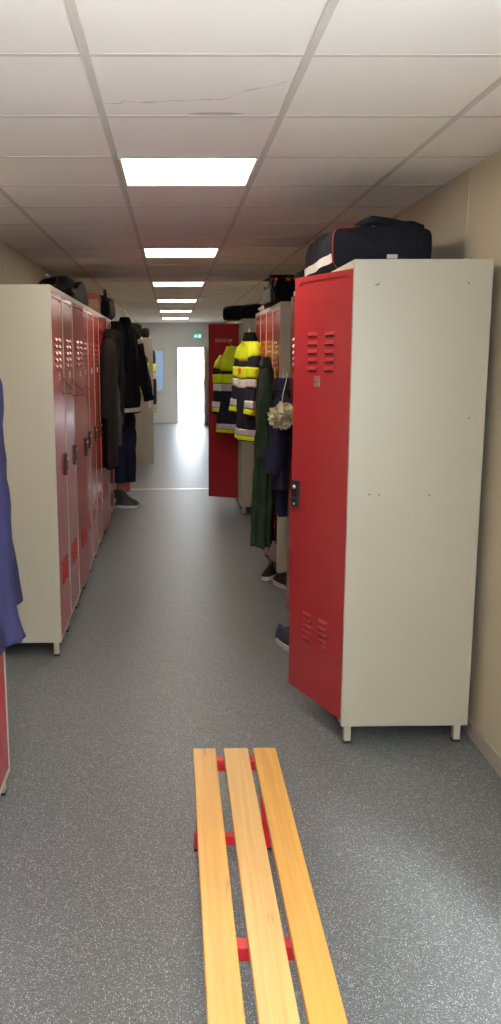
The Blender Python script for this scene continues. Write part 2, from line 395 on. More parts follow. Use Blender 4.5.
for k, l in enumerate(('largest glowing square ceiling panel, nearest the viewer', 'second glowing ceiling panel counting from the nearest one',
        'third glowing ceiling panel counting from the nearest', 'fourth glowing ceiling panel, third from the far end',
        'fifth glowing ceiling panel, last but one down the corridor', 'smallest glowing ceiling panel, closest to the far doorway')):
    ceiling_light(k, l)

# ------------------------------------------------------------------ lockers
def louvers(b, cols, z_top, n, pitch, m='red', h=0.021):
    for (s0, s1) in cols:
        for i in range(n):
            z = z_top-i*pitch
            p = 0.0075; mx = 0.009
            vs = [(0, s0, z), (0, s1, z), (-p, s1-mx, z-h*0.75), (-p, s0+mx, z-h*0.75), (0, s0, z-h), (0, s1, z-h)]
            b.poly([(a, q, c) for a, q, c in vs], [(0, 1, 2, 3), (3, 2, 5, 4), (0, 3, 4), (1, 5, 2)], m)
            b.box((-0.0003, s0+0.006, z-h-0.004), (0.001, s1-0.006, z-h), 'black')

def locker(x, y0, y1, side, label, group, H=2.015, D=0.54, hinge='near', ang=0, feet=True, handle=True, plate=True, side_holes=False, DW=None, name_text=None):
    """local +x runs into the locker, local y along the row; side=+1 right row, -1 left row"""
    W = y1-y0-0.002
    t = empty('locker', (x, (y0+y1)/2, 0), 0 if side > 0 else PI, label, 'locker', group)
    z0 = 0.083; hw = W/2; th = 0.018
    b = MB()
    b.box((0, -hw, z0), (D, -hw+th, H), 'cream', 0.0015); b.box((0, hw-th, z0), (D, hw, H), 'cream', 0.0015)
    b.box((0, -hw+th, H-0.03), (D, hw-th, H-0.001), 'cream', 0.001); b.box((0, -hw+th, z0), (D, hw-th, z0+0.02), 'cream', 0.001)
    b.box((D-0.01, -hw+th, z0+0.02), (D, hw-th, H-0.03), 'cream')
    b.box((0.03, -hw+th, H-0.36), (D-0.01, hw-th, H-0.345), 'cream')
    b.build('body', t)
    if feet:
        for fx in (0.016, D-0.055):
            for fy in (-hw+0.012, hw-0.042):
                b = MB(); b.box((fx, fy, 0.012), (fx+0.03, fy+0.03, z0), 'cream', 0.002); f = b.build('foot', t)
                b = MB(); b.box((fx-0.001, fy-0.001, 0), (fx+0.031, fy+0.031, 0.012), 'rubber', 0.002); b.build('foot_cap', f)
    if side_holes:
        for px, pz in ((0.098, 1.921), (0.088, 1.918), (0.451, 1.924), (0.48, 1.398), (0.128, 1.088), (0.088, 1.090), (0.335, 1.085)):
            b = MB(); b.cyl((px, -hw-0.0006, pz), (px, -hw+0.002, pz), 0.003, 'black', 10); b.build('screw_hole', t)
    # door
    sg = -1 if (hinge == 'near') == (side > 0) else 1     # local y sign of the hinge
    dw = DW or (W-2*th-0.004)
    zb, zt = 0.106, H-0.033
    b = MB()
    dz0, dz1 = 0.0, zt-zb
    S0, S1 = 0.04, dw-0.04; sz0, sz1 = dz1-0.038, dz1-0.022
    def yb(a, c): return (min(-sg*a, -sg*c), max(-sg*a, -sg*c))
    def dbox(s0, s1, za, zb_, xa, xb, m='red', bev=0): 
        q = yb(s0, s1); b.box((xa, q[0], za), (xb, q[1], zb_), m, bev)
    dbox(0, dw, 0, dz1, 0.006, 0.018)
    dbox(0, dw, 0, sz0, 0, 0.006); dbox(0, dw, sz1, dz1, 0, 0.006)
    dbox(0, S0, sz0, sz1, 0, 0.006); dbox(S1, dw, sz0, sz1, 0, 0.006)
    d = b.build('door', t, (0.0 if ang else 0.0015, sg*(hw-th-0.002), zb))
    d.rotation_euler = (0, 0, -sg*math.radians(ang))
    for zt_ in (1.747, 0.505):
        b = MB(); cs = [yb(0.122, 0.200), yb(0.258, 0.340)]
        if dw < 0.4: cs = [yb(0.08, 0.15), yb(0.2, 0.27)]
        b.bm.free()
        for c_ in cs:
            b = MB(); louvers(b, [c_], zt_-zb, 5, 0.036 if zt_ > 1 else 0.028, h=0.021); b.build('vent', d)
    if plate:
        b = MB(); q = yb(dw*0.5, dw*0.5+0.045)
        b.box((-0.003, q[0], 1.515-zb), (0, q[1], 1.56-zb), 'card', 0.001); 
        b.box((-0.0045, q[0]+0.005, 1.522-zb), (-0.003, q[1]-0.005, 1.532-zb), 'chrome'); b.box((-0.0045, q[0]+0.005, 1.54-zb), (-0.003, q[1]-0.005, 1.552-zb), 'chrome')
        b.build('card_holder', d)
    if handle:
        q = yb(dw-0.075, dw-0.012)
        b = MB(); b.box((-0.010, q[0], 0.968-zb), (0, q[1], 1.092-zb), 'black', 0.003, 2)
        b.box((-0.016, q[0]+0.008, 1.005-zb), (-0.010, q[1]-0.008, 1.015-zb), 'black', 0.002)
        h = b.build('handle', d)
        b = MB(); yc = (q[0]+q[1])/2
        b.cyl((-0.018, yc, 1.062-zb), (-0.008, yc, 1.062-zb), 0.009, 'chrome', 16); b.build('lock', h); b = MB(); b.cyl((-0.0135, yc, 0.984-zb), (-0.009, yc, 0.984-zb), 0.005, 'chrome', 12); b.build('screw', h)
    return t, d

# right side, nearest block
XF = 0.712
locker(XF-0.002, 3.433, 3.923, 1, 'near right locker with blank cream side panel and big red door ajar', 'lockers of the near right block', side_holes=True, ang=21, D=0.545, DW=0.462)
locker(XF, 3.925, 4.335, 1, 'red locker directly behind the nearest ajar door on the right', 'lockers of the near right block')
locker(XF, 4.337, 4.747, 1, 'third red locker of the near right block', 'lockers of the near right block')
locker(XF, 4.749, 5.149, 1, 'last locker of the near right block, its red door slightly open by the navy overalls', 'lockers of the near right block', ang=2.5, handle=False)
# right side, second block
X2 = 0.752
locker(X2, 6.08, 6.53, 1, 'grey sided locker of the second right block, behind the green coat', 'lockers of the second right block')
locker(X2, 6.532, 6.98, 1, 'middle locker of the second right block beside the green coat', 'lockers of the second right block')
locker(X2, 6.982, 7.43, 1, 'locker of the second right block behind the nearer hi-vis jacket', 'lockers of the second right block')
locker(X2, 7.432, 7.88, 1, 'far end locker of the second right block behind the hi-vis jackets', 'lockers of the second right block')
# right side, third block
t3, d3 = locker(0.712, 8.86, 9.33, 1, 'locker with red door swung wide open into the aisle, white name on it', 'lockers of the third right block', hinge='far', ang=116, DW=0.345, handle=False, plate=False)
locker(0.712, 9.332, 9.80, 1, 'locker hidden just behind the wide open red door', 'lockers of the third right block')
locker(0.712, 9.802, 10.27, 1, 'far end locker of the third right block', 'lockers of the third right block')

# left side long row
ordn = ['first', 'second', 'third', 'fourth', 'fifth', 'sixth', 'seventh', 'eighth', 'ninth', 'tenth']
for i in range(10):
    y0 = 4.57+0.49*i
    lab = {0: 'first locker of the long left row, its broad cream side panel facing the viewer'}.get(i, ordn[i]+' red locker from the near end of the long left row')
    if i == 9: lab = 'tenth and last locker of the long left row, red door folded back'
    locker(-0.628, y0, y0+0.488, -1, lab, 'lockers of the long left row', D=0.545, hinge='near' if i < 9 else 'far', ang={2: 3, 6: 4, 9: 166}.get(i, 0), side_holes=(i == 0 and False))
b = MB(); b.cyl((-0.79, 4.5695, 0.355), (-0.79, 4.572, 0.355), 0.004, 'black', 8)
# left side, locker half out of frame
locker(-0.635, 2.62, 3.08, -1, 'red fronted locker at the left edge of the picture under the blue garment', 'lockers at the left edge')
locker(-0.635, 2.15, 2.61, -1, 'locker next to the left edge one, nearer the viewer', 'lockers at the left edge')

# writing on the wide open red door
def text(body, parent, size, loc, rot, m, name='lettering'):
    cu = bpy.data.curves.new(name, 'FONT'); cu.body = body; cu.size = size; cu.extrude = 0.0006; cu.align_x = 'CENTER'; cu.align_y = 'CENTER'
    tmp = bpy.data.objects.new('tmp', cu); COL.objects.link(tmp)
    dg = bpy.context.evaluated_depsgraph_get(); me = bpy.data.meshes.new_from_object(tmp.evaluated_get(dg))
    bpy.data.objects.remove(tmp)
    o = bpy.data.objects.new(name, me); COL.objects.link(o); o.data.materials.clear(); o.data.materials.append(M[m])
    o.parent = parent; o.location = loc; o.rotation_euler = rot
    return o
# door local: thickness 0..0.018 along +x, the inner face looks to +x ; hinge far -> door runs towards -y (sg=+1)
text('SERGE JM', d3, 0.048, (0.0195, -0.17, 1.70), (PI/2, 0, PI/2), 'screen_white')
b = MB(); b.box((0.018, -0.20, 1.415), (0.0192, -0.13, 1.435), 'screen_white'); b.build('sticker', d3)
b = MB(); b.box((0.018, -0.32, 0.93), (0.026, -0.29, 0.98), 'black', 0.003); b.build('latch', d3)

# ------------------------------------------------------------------ bench
t = empty('bench', (0.19, 1.6, 0), 0, 'slatted wooden bench with three beech boards on a red steel frame', 'bench')
BZ = 0.39; YF = 2.612; YN = 0.62
for (x0, x1, m, dx) in ((0.057, 0.131, 'wood', 0), (0.156, 0.236, 'wood_pale', 0), (0.252, 0.327, 'wood', 0)):
    b = MB(); b.box((x0-0.19, YN-1.6, BZ-0.022), (x1-0.19, YF-1.6, BZ), m, 0.003, 2); b.build('slat', t)
for y in (2.585, 1.70, 0.80):
    b = MB(); b.box((0.075-0.19, y-0.0175-1.6, BZ-0.060), (0.305-0.19, y+0.0175-1.6, BZ-0.0225), 'benchred', 0.003); b.build('cross_bar', t)
for yt, yb_ in ((2.585, 2.66), (0.80, 0.72)):
    for xt, xb in ((0.100, 0.076), (0.285, 0.309)):
        b = MB(); q = 0.014
        vs = []
        for (x, y, z) in ((xt, yt, BZ-0.062), (xb, yb_, 0.006)):
            vs += [(x-0.19+a*q, y-1.6+c*q, z) for a, c in ((-1, -1), (1, -1), (1, 1), (-1, 1))]
        b.poly(vs, [(0, 1, 2, 3), (4, 5, 6, 7), (0, 1, 5, 4), (1, 2, 6, 5), (2, 3, 7, 6), (3, 0, 4, 7)], 'benchred')
        g = b.build('leg', t)
        b = MB(); b.box((xb-0.19-0.016, yb_-1.6-0.016, 0), (xb-0.19+0.016, yb_-1.6+0.016, 0.012), 'rubber', 0.002); b.build('foot_cap', g)
    b = MB(); b.box((0.061-0.19, yb_-0.015-1.6, 0.02), (0.324-0.19, yb_+0.015-1.6, 0.055), 'benchred', 0.003); b.build('foot_bar', t)

# ------------------------------------------------------------------ clothing
def hanger(parent, w=0.2, zt=0.0, m='chrome'):
    b = MB()
    pts = [(0.0, 0, zt+0.02), (0.018, 0, zt+0.035), (0.026, 0, zt+0.055), (0.012, 0, zt+0.075), (-0.012, 0, zt+0.072)]
    b.wire([(0, 0, zt-0.03), *pts], 0.003, m, 6)
    b.wire([(0, 0, zt-0.03), (w, 0, zt-0.12), (w*0.9, 0, zt-0.135), (-w*0.9, 0, zt-0.135), (-w, 0, zt-0.12)], 0.003, m, 6, closed=True)
    return b.build('hanger', parent)

def jacket(name, loc, rz, label, cat, m, L=0.85, w=0.23, d=0.09, sl=0.62, yoke=None, bands=(), sbands=(), collar=None, group=None, sleeve_fwd=0.03, amp=0.09, ph=0.0, flare=1.12, sleeve_out=0.10, zipm=None, hood=False, hang=True, sw=1.0):
    t = empty(name, loc, rz, label, cat, group)
    body = Cloth([(0, 0, 0.0, 0.055, 0.05), (0, 0, -0.035, 0.085, 0.06), (0, 0, -0.075, w*0.82, d*0.72), (0, 0, -0.15, w, d*0.9),
                  (0, 0, -L*0.4, w*0.98, d), (0, 0.01, -L*0.7, w*1.03, d*1.08), (0, 0.01, -L, w*flare, d*1.15)], amp, 5, ph)
    b = MB(); body.add(b, m, n=40, k=56); o = b.build('coat_body', t)
    if yoke:
        b = MB(); body.add(b, yoke[0], 0.0, yoke[1], 0.004, 16, 56); b.build('yoke', t)
    for (mm, t0, t1) in bands:
        b = MB(); body.add(b, mm, t0, t1, 0.005, 5, 56); b.build('band', t)
    for s in (-1, 1):
        sx = s*(w*0.86)
        sv = Cloth([(sx*0.8, 0, -0.065, 0.03, 0.03), (sx, 0, -0.10, 0.06*sw, 0.06*sw), (sx+s*0.035, sleeve_fwd*0.3, -0.2, 0.078*sw, 0.072*sw), (sx+s*sleeve_out*0.7, sleeve_fwd*0.8, -sl*0.55, 0.07*sw, 0.064*sw),
                    (sx+s*sleeve_out, sleeve_fwd*1.6, -sl*0.85, 0.062*sw, 0.058*sw), (sx+s*sleeve_out*0.95, sleeve_fwd*2.2, -sl, 0.058*sw, 0.055*sw)], amp*0.9, 4, ph+s*1.3, ex=2.0, fold_from=0)
        b = MB(); sv.add(b, m, n=30, k=28); so = b.build('sleeve', t)
        if yoke:
            b = MB(); sv.add(b, yoke[0], 0.0, yoke[2], 0.004, 10, 28); b.build('shoulder', so)
        for (mm, t0, t1) in sbands:
            b = MB(); sv.add(b, mm, t0, t1, 0.005, 4, 28); b.build('band', so)
    cm = collar or m
    b = MB(); col = Cloth([(0, 0.0, 0.045, 0.052, 0.045), (0, 0.0, 0.02, 0.062, 0.055), (0, 0, -0.03, 0.085, 0.068)], 0.05, 3, ph); col.add(b, cm, n=8, k=28); b.build('collar', t)
    if hood:
        b = MB(); h = Cloth([(0, 0.04, 0.03, 0.05, 0.03), (0, 0.075, 0.0, 0.10, 0.05), (0, 0.09, -0.12, 0.10, 0.05), (0, 0.085, -0.22, 0.05, 0.03)], 0.12, 3, ph); h.add(b, cm, n=14, k=28); b.build('hood', t)
    if zipm:
        b = MB(); vs = []; fs = []
        n = 24
        for i in range(n+1):
            tt = 0.12+0.86*i/n
            for th in (PI/2-0.10, PI/2+0.10): vs.append(body.pt(tt, th, 0.012))
            if i: fs.append((2*i-2, 2*i-1, 2*i+1, 2*i))
        b.poly(vs, fs, zipm, True); b.build('zip_flap', t)
    if hang: hanger(t, w*0.8, 0.03)
    return t

def trousers(name, loc, rz, label, m, L=0.95, w=0.17, d=0.06, ph=0.0, cat='trousers'):
    t = empty(name, loc, rz, label, cat)
    b = MB()
    Cloth([(0, 0, 0, w*0.7, d*0.6), (0, 0, -0.05, w*0.9, d*0.8), (0, 0, -L*0.2, w, d), (0, 0, -L*0.34, w*0.9, d)], 0.08, 4, ph).add(b, m, n=14, k=40)
    o = b.build('seat', t)
    for s in (-1, 1):
        b = MB(); Cloth([(s*w*0.45, 0, -L*0.22, w*0.45, d*0.8), (s*w*0.48, 0.0, -L*0.4, w*0.5, d), (s*w*0.5, 0.01*s, -L*0.7, w*0.44, d*0.9), (s*w*0.55, 0.02*s, -L, w*0.42, d*0.85)], 0.12, 4, ph+s).add(b, m, n=24, k=28)
        b.build('trouser_leg', t)
    b = MB(); Cloth([(0, 0, 0.012, w*0.71, d*0.62), (0, 0, -0.03, w*0.84, d*0.76)], 0.0, 4, ph).add(b, m, n=4, k=40, off=0.004); b.build('waistband', t)
    return t

# hi-vis turnout jackets on the right
SB = (('hiyellow', 0.47, 0.58), ('silver', 0.59, 0.66), ('silver', 0.77, 0.855), ('hiyellow', 0.865, 0.955))
BB = (('hiyellow', 0.59, 0.665), ('silver', 0.67, 0.72), ('silver', 0.925, 0.958), ('hiyellow', 0.962, 0.992))
jacket('turnout_jacket', (0.672, 7.55, 1.80), math.radians(102), 'nearer hi-vis fire jacket, yellow shoulders, dark sleeve toward viewer', 'jacket', 'hinavy', L=0.88, w=0.20, d=0.080, sl=0.66,
       yoke=('hiyellow', 0.55, 0.36), bands=BB, sbands=SB, collar='black_cloth', group='hi-vis fire jackets hanging on the right', ph=0.5, amp=0.13, sw=0.95, sleeve_out=0.05, zipm='silver')
jacket('turnout_jacket', (0.625, 9.12, 1.70), math.radians(142), 'farther hi-vis fire jacket, over the wide open red door, seen from the front', 'jacket', 'hinavy', L=0.86, w=0.140, d=0.085, sl=0.66,
       yoke=('hiyellow', 0.56, 0.38), bands=BB, sbands=SB, collar='hiyellow', group='hi-vis fire jackets hanging on the right', ph=2.1, amp=0.13, sleeve_out=0.03, sw=0.9, zipm='hiyellow')
b = MB(); b.box((-0.02, 0.075, -0.30), (0.025, 0.10, -0.26), 'orange', 0.004); b.build('orange_tag', bpy.data.objects['turnout_jacket'])
# green long coat
t = empty('long_coat', (0.680, 6.32, 1.62), math.radians(86), 'long bottle green coat hanging down almost to the floor', 'coat')
b = MB(); gc = Cloth([(0.0, 0, 0.0, 0.02, 0.02), (0, 0, -0.06, 0.06, 0.04), (0, 0, -0.25, 0.13, 0.055), (0, 0, -0.6, 0.17, 0.068), (0, 0.01, -1.0, 0.19, 0.072), (0.0, 0.02, -1.36, 0.21, 0.078)], 0.22, 6, 0.4, twist=0.3)
gc.add(b, 'green', n=50, k=72); b.build('coat_body', t)
for s in (-1, 1):
    b = MB(); Cloth([(s*0.08, 0, -0.08, 0.03, 0.03), (s*0.14, 0.0, -0.22, 0.05, 0.045), (s*0.185, 0.01, -0.45, 0.048, 0.045), (s*0.20, 0.015, -0.70, 0.040, 0.044)], 0.22, 4, s).add(b, 'green', n=24, k=28); b.build('sleeve', t)
b = MB(); Cloth([(0, 0, 0.02, 0.035, 0.03), (0, 0, -0.05, 0.075, 0.05)], 0.05).add(b, 'green', n=6, k=28); b.build('collar', t)
b = MB(); b.wire([(0, 0, 0.01), (0, 0, 0.05), (0.0, -0.02, 0.065), (0, -0.04, 0.05)], 0.003, 'chrome', 6); b.build('hook', t)
# navy overalls near right
jacket('work_overalls', (0.665, 5.20, 1.47), math.radians(86), 'navy work jacket hanging at the end of the near right block', 'jacket', 'navy', L=0.62, w=0.13, d=0.055, sl=0.52, ph=1.1, sleeve_out=0.02, sw=0.8, hang=True)
trousers('work_trousers', (0.690, 5.36, 0.98), math.radians(80), 'navy trousers hanging below the navy work jacket', 'navy', L=0.33, w=0.085, d=0.04)
# fluffy net
t = empty('shower_puff', (0.622, 4.90, 1.31), 0, 'cream ruffled net puff hanging against the navy overalls', 'puff')
for q in range(26):
    b = MB(); a0 = random.random()*6.28; z0 = random.uniform(-0.9, 0.9); rr = math.sqrt(1-z0*z0)
    c = Vector((math.cos(a0)*rr, math.sin(a0)*rr, z0))*0.052
    nrm = c.normalized(); u = nrm.orthogonal().normalized(); v = nrm.cross(u)
    vs = []; fs = []; K = 30
    for ringi, rad in enumerate((0.008, 0.028, 0.034)):
        for k in range(K):
            a = 2*PI*k/K; wv = math.sin(a*6+q)*0.004*ringi
            vs.append(c*0.9+u*math.cos(a)*rad*(1+0.1*math.sin(4*a+q))+v*math.sin(a)*rad+nrm*(wv+0.012*ringi))
    for ringi in range(2):
        for k in range(K):
            k2 = (k+1) % K; fs.append((ringi*K+k, ringi*K+k2, (ringi+1)*K+k2, (ringi+1)*K+k))
    if q == 0: allv, allf = [], []
    o = len(allv); allv += vs; allf += [tuple(i+o for i in f) for f in fs]
    b.bm.free()
b = MB(); b.poly(allv, allf, 'fluff', True); b.build('ruffles', t)
b = MB(); t_ = bmesh.new(); bmesh.ops.create_icosphere(t_, subdivisions=3, radius=0.045); b.merge(t_, 'fluff'); b.build('core', t)
b = MB(); b.wire([(0, 0, 0.04), (0.005, 0.005, 0.12), (0.03, 0.05, 0.2), (0.04, 0.09, 0.24)], 0.002, 'fluff', 6); b.build('cord', t)

# left clothing
jacket('blue_jacket', (-0.580, 2.56, 1.70), math.radians(-78), 'violet blue work coat hanging at the left edge of the picture', 'coat', 'purple', L=0.90, w=0.16, d=0.055, sl=0.86, ph=0.3, amp=0.15, sleeve_out=0.05, sw=0.9, flare=1.2)
jacket('dark_coat', (-0.548, 7.78, 1.84), math.radians(88), 'dark grey brown coat hanging on the left row of lockers', 'coat', 'brown_cloth', L=1.18, w=0.20, d=0.05, sl=0.72, ph=0.8, amp=0.12, sleeve_out=0.05)
jacket('black_jacket', (-0.475, 8.90, 1.99), math.radians(62), 'large black jacket with pale hem band at the far end of the left row', 'jacket', 'black_cloth', L=0.92, w=0.185, d=0.10, sl=0.80, ph=2.2, amp=0.14, sleeve_out=0.10, sleeve_fwd=-0.055, sbands=(('silver', 0.36, 0.42),), bands=(('silver', 0.955, 0.985),), flare=1.1)
jacket('black_fleece', (-0.535, 8.38, 1.93), math.radians(88), 'plain black fleece squeezed between the dark coat and the large black jacket', 'jacket', 'black_cloth', L=0.95, w=0.15, d=0.06, sl=0.7, ph=0.2, amp=0.13)
t = empty('hanging_towel', (-0.53, 8.25, 1.42), math.radians(80), 'thin grey cloth hanging beside the dark coat, below the jackets', 'cloth')
b = MB(); Cloth([(0, 0, 0, 0.02, 0.012), (0, 0, -0.1, 0.05, 0.02), (0, 0, -0.4, 0.07, 0.025), (0, 0, -0.62, 0.08, 0.03)], 0.25, 4).add(b, 'grey_cloth', n=24, k=36); b.build('cloth_body', t)
b = MB(); b.wire([(0, 0, -0.01), (0, 0, 0.04), (0, -0.02, 0.05)], 0.003, 'chrome', 6); b.build('hook', t)
trousers('blue_trousers', (-0.51, 9.10, 1.10), math.radians(30), 'dark blue trousers hanging below the black jacket, above the boots', 'navy', L=0.78, w=0.13, d=0.07, ph=1)
# far left jacket sliver
jacket('turnout_jacket', (-0.36, 13.32, 1.80), math.radians(80), 'small hi-vis fire jacket hanging behind the cream door leaf far away', 'jacket', 'hinavy', L=1.0, w=0.2, d=0.10, sl=0.7, yoke=('hinavy', 0.2, 0.2), bands=BB, sbands=SB, ph=0.5)

# wire hangers and padlock on the left row
def wire_hanger(y, z, rz, label, s=1.0):
    t = empty('wire_hanger', (-0.645, y, z), rz, label, 'hanger', 'empty hangers on the left row')
    b = MB()
    b.wire([(0, 0, 0.0), (0, 0, 0.02), (0, 0.015, 0.035), (0, 0.028, 0.05), (0, 0.018, 0.07), (0, -0.005, 0.075)], 0.003, 'black', 6)
    b.wire([(0, 0, 0), (0, 0.20*s, -0.11), (0, 0.19*s, -0.125), (0, -0.19*s, -0.125), (0, -0.20*s, -0.11)], 0.003, 'black', 6, closed=True)
    b.build('wire', t)
    return t
wire_hanger(4.95, 1.56, math.radians(165), 'empty black hanger on the first left locker door')
wire_hanger(5.42, 1.53, math.radians(160), 'empty black hanger on the second left locker door')
wire_hanger(5.95, 1.50, math.radians(155), 'empty black hanger on the third left locker door')
t = empty('padlock', (-0.652, 5.62, 0.93), 0, 'small yellow padlock on a left row locker', 'padlock')
b = MB(); b.box((0, -0.018, 0), (0.014, 0.018, 0.032), 'brass', 0.003, 2); b.build('lock_body', t)
b = MB(); b.wire([(0.007, -0.011, 0.03), (0.007, -0.011, 0.048), (0.007, 0, 0.056), (0.007, 0.011, 0.048), (0.007, 0.011, 0.03)], 0.003, 'chrome', 6); b.build('shackle', t)

# ------------------------------------------------------------------ bags and boxes on the lockers
def duffel(name, loc, rz, size, label, m, cat='bag', stripe=None, pipe='orange', handles=True, ph=0.0, sag=0.10, end_stripe=True, group=None, sq=0.62):
    """length along local y, base at z=0"""
    Lh, Wh, H = size[0]/2, size[1]/2, size[2]
    t = empty(name, loc, rz, label, cat, group)
    def surf(u, v):      # u -1..1 along, v angle
        e = (1-abs(u)**5)**0.28 if abs(u) < 1 else 0
        ex = sq
        c, s = math.cos(v), math.sin(v)
        x = math.copysign(abs(c)**ex, c)*Wh*(0.86+0.14*e); z = math.copysign(abs(s)**ex, s)
        sg = sag*math.sin(u*3.1+ph)*0.5+sag*0.6*noise.noise(Vector((u*2.2+ph, c*1.5, s*1.5)))
        zz = H*0.5*(1+z*(0.9+0.10*e))
        if z > 0: zz *= 1+sg
        return Vector((x*(1+0.06*noise.noise(Vector((u*3+ph, v, 2)))), u*Lh, max(0.002, zz-0.012)))
    nu, nv = 36, 48; b = MB(); vs = []; fs = []
    for i in range(nu+1):
        u = -1+2*i/nu
        for j in range(nv): vs.append(surf(u, 2*PI*j/nv))
    for i in range(nu):
        for j in range(nv):
            j2 = (j+1) % nv; fs.append((i*nv+j, i*nv+j2, (i+1)*nv+j2, (i+1)*nv+j))
    for i0, sgn in ((0, -1), (nu, 1)):
        c = sum((vs[i0*nv+j] for j in range(nv)), Vector())/nv + Vector((0, sgn*0.012, 0)); vs.append(c); k = len(vs)-1
        for j in range(nv): fs.append((k, i0*nv+j, i0*nv+(j+1) % nv))
    b.poly(vs, fs, m, True); b.build('bag_body', t)
    if pipe:
        for u in (-0.97, 0.97):
            b = MB(); b.wire([surf(u, PI*(0.55+0.9*j/30)) for j in range(31)], 0.003, pipe, 6); b.build('piping', t)
    if stripe:
        b = MB(); vs = []; fs = []
        # band round the side, low on the bag
        n = 40
        for i in range(n+1):
            u = -0.96+1.92*i/n; 
            for dv in (0.02, 0.25): 
                p = surf(u, PI+dv); vs.append(p+Vector((-0.004, 0, 0)))
            if i: fs.append((2*i-2, 2*i-1, 2*i+1, 2*i))
        b.poly(vs, fs, stripe, True); b.build('reflective_strip', t)
    b = MB(); b.wire([surf(-0.85+1.7*i/30, PI/2)+Vector((0, 0, 0.002)) for i in range(31)], 0.005, 'black', 6); b.build('zip', t)
    if handles:
        for s in (-1, 1):
            b = MB(); pts = []
            for i in range(17):
                a = PI*i/16; p = surf(-0.34*math.cos(a), PI/2+s*0.5)
                pts.append(p+Vector((s*0.01, 0, 0.075*math.sin(a)+0.004)))
            b.wire(pts, 0.010, m, 8); b.build('handle', t)
    return t

# big bag on the near right block (long axis running down the corridor)
tb = duffel('duffel_bag', (0.925, 4.26, 2.015), 0, (0.78, 0.46, 0.215), 'large dark navy duffel bag on top of the near right locker', 'bag_navy', stripe='silver', pipe='red_dark', ph=0.6, sag=0.14, sq=0.38, handles=False)
# raised crest with handles at its right
b = MB(); b.box((0.01, -0.426, 0.045), (0.055, -0.416, 0.062), 'screen_white', 0.001); b.build('brand_label', tb)
b = MB(); b.wire([(-0.14, -0.33, 0.165), (-0.09, -0.34, 0.195), (-0.04, -0.34, 0.215), (0.03, -0.33, 0.205), (0.09, -0.32, 0.19), (0.14, -0.32, 0.185), (0.19, -0.32, 0.18)], [0.014, 0.02, 0.022, 0.024, 0.028, 0.032, 0.02], 'bag_navy', 10); b.build('shoulder_strap', tb)
# second block: kit bag with orange trims, helmet bag
t2 = duffel('kit_bag', (1.07, 6.42, 2.015), 0, (0.55, 0.34, 0.24), 'black kit bag with orange red trims on the second right block', 'bag_black', pipe='orange', ph=2.0, sag=0.12, sq=0.4, handles=False)
for x in (-0.12, -0.02):
    b = MB(); b.box((x, -0.285, 0.20), (x+0.07, -0.262, 0.232), 'orange', 0.006); b.build('orange_patch', t2)
t = duffel('strapped_pack', (0.80, 6.56, 2.015), math.radians(4), (0.50, 0.17, 0.185), 'black and orange strapped pack lying at the aisle edge beside the kit bag', 'bag_black', cat='pack', pipe=None, handles=False, ph=2.6, sag=0.25, sq=0.45)
b = MB(); b.box((-0.105, -0.20, 0.01), (-0.075, 0.12, 0.115), 'grey_cloth', 0.012, 2); b.build('side_pocket', t)
b = MB(); b.box((-0.12, -0.26, 0.178), (0.06, 0.05, 0.20), 'bag_black', 0.008, 2); b.build('pack_lid', t)
b = MB(); b.wire([(-0.09, -0.262, 0.18), (-0.105, -0.27, 0.13), (-0.085, -0.275, 0.08), (-0.04, -0.27, 0.12), (0.0, -0.26, 0.17)], 0.009, 'bag_black', 8); b.build('strap', t)
for x in (-0.085, 0.01):
    b = MB(); b.box((x-0.02, -0.268, 0.158), (x+0.02, -0.252, 0.178), 'orange', 0.004); b.build('orange_tab', t)
# third block
duffel('flat_black_bag', (0.87, 9.25, 2.015), math.radians(78), (0.62, 0.42, 0.16), 'wide black bag on the locker with the wide open red door', 'bag_black', pipe=None, ph=1.2, handles=False)
t = empty('black_boot_bag', (0.745, 9.02, 2.015), 0, 'small black pouch at the aisle end of the wide black bag', 'pouch')
b = MB(); Cloth([(0, 0, 0.12, 0.015, 0.02), (0, 0, 0.11, 0.035, 0.04), (0, 0, 0.06, 0.05, 0.05), (0, 0, 0.0, 0.045, 0.05)], 0.1, 4).add(b, 'bag_black', n=14, k=28); b.build('pouch_body', t)
b = MB(); b.wire([(0.02, 0, 0.1), (0.03, 0.0, 0.15), (0.06, 0, 0.13), (0.05, 0, 0.08)], 0.004, 'bag_black', 6); b.build('strap', t)
t = empty('folded_cloth', (0.86, 7.66, 2.015), 0, 'beige folded cloth on the far end of the second right block', 'cloth')
b = MB(); Cloth([(0, -0.12, 0.02, 0.05, 0.015), (0, -0.08, 0.03, 0.09, 0.03), (0, 0.04, 0.03, 0.09, 0.03), (0, 0.12, 0.025, 0.06, 0.022)], 0.15, 4).add(b, 'wood_leaf', n=16, k=28); b.build('cloth_body', t)
t = duffel('black_pouch', (0.87, 7.22, 2.015), 0, (0.26, 0.2, 0.09), 'low black pouch between kit bag and beige cloth', 'bag_black', pipe=None, handles=False, ph=3)
# left row tops
duffel('slumped_black_bag', (-0.86, 6.75, 2.015), 0, (1.15, 0.36, 0.17), 'slumped black bag nearest the viewer on top of the left row', 'bag_black', pipe=None, ph=0.95, sag=0.6, handles=False)
b = MB(); b.wire([(0.08, 0.25, 0.16), (0.10, 0.40, 0.19), (0.12, 0.55, 0.20), (0.12, 0.66, 0.17), (0.10, 0.62, 0.09), (0.08, 0.50, 0.07)], 0.012, 'bag_black', 8); b.build('strap_loop', bpy.data.objects['slumped_black_bag'])
t = empty('cardboard_box', (-0.80, 8.15, 2.015), math.radians(2), 'brown cardboard box with red brown lid on top of the left row', 'box')
b = MB(); b.box((-0.13, -0.26, 0), (0.13, 0.26, 0.15), 'boxbrown', 0.003); b.build('box_body', t)
b = MB(); b.box((-0.136, -0.266, 0.135), (0.136, 0.266, 0.185), 'boxlid', 0.004); b.build('lid', t)
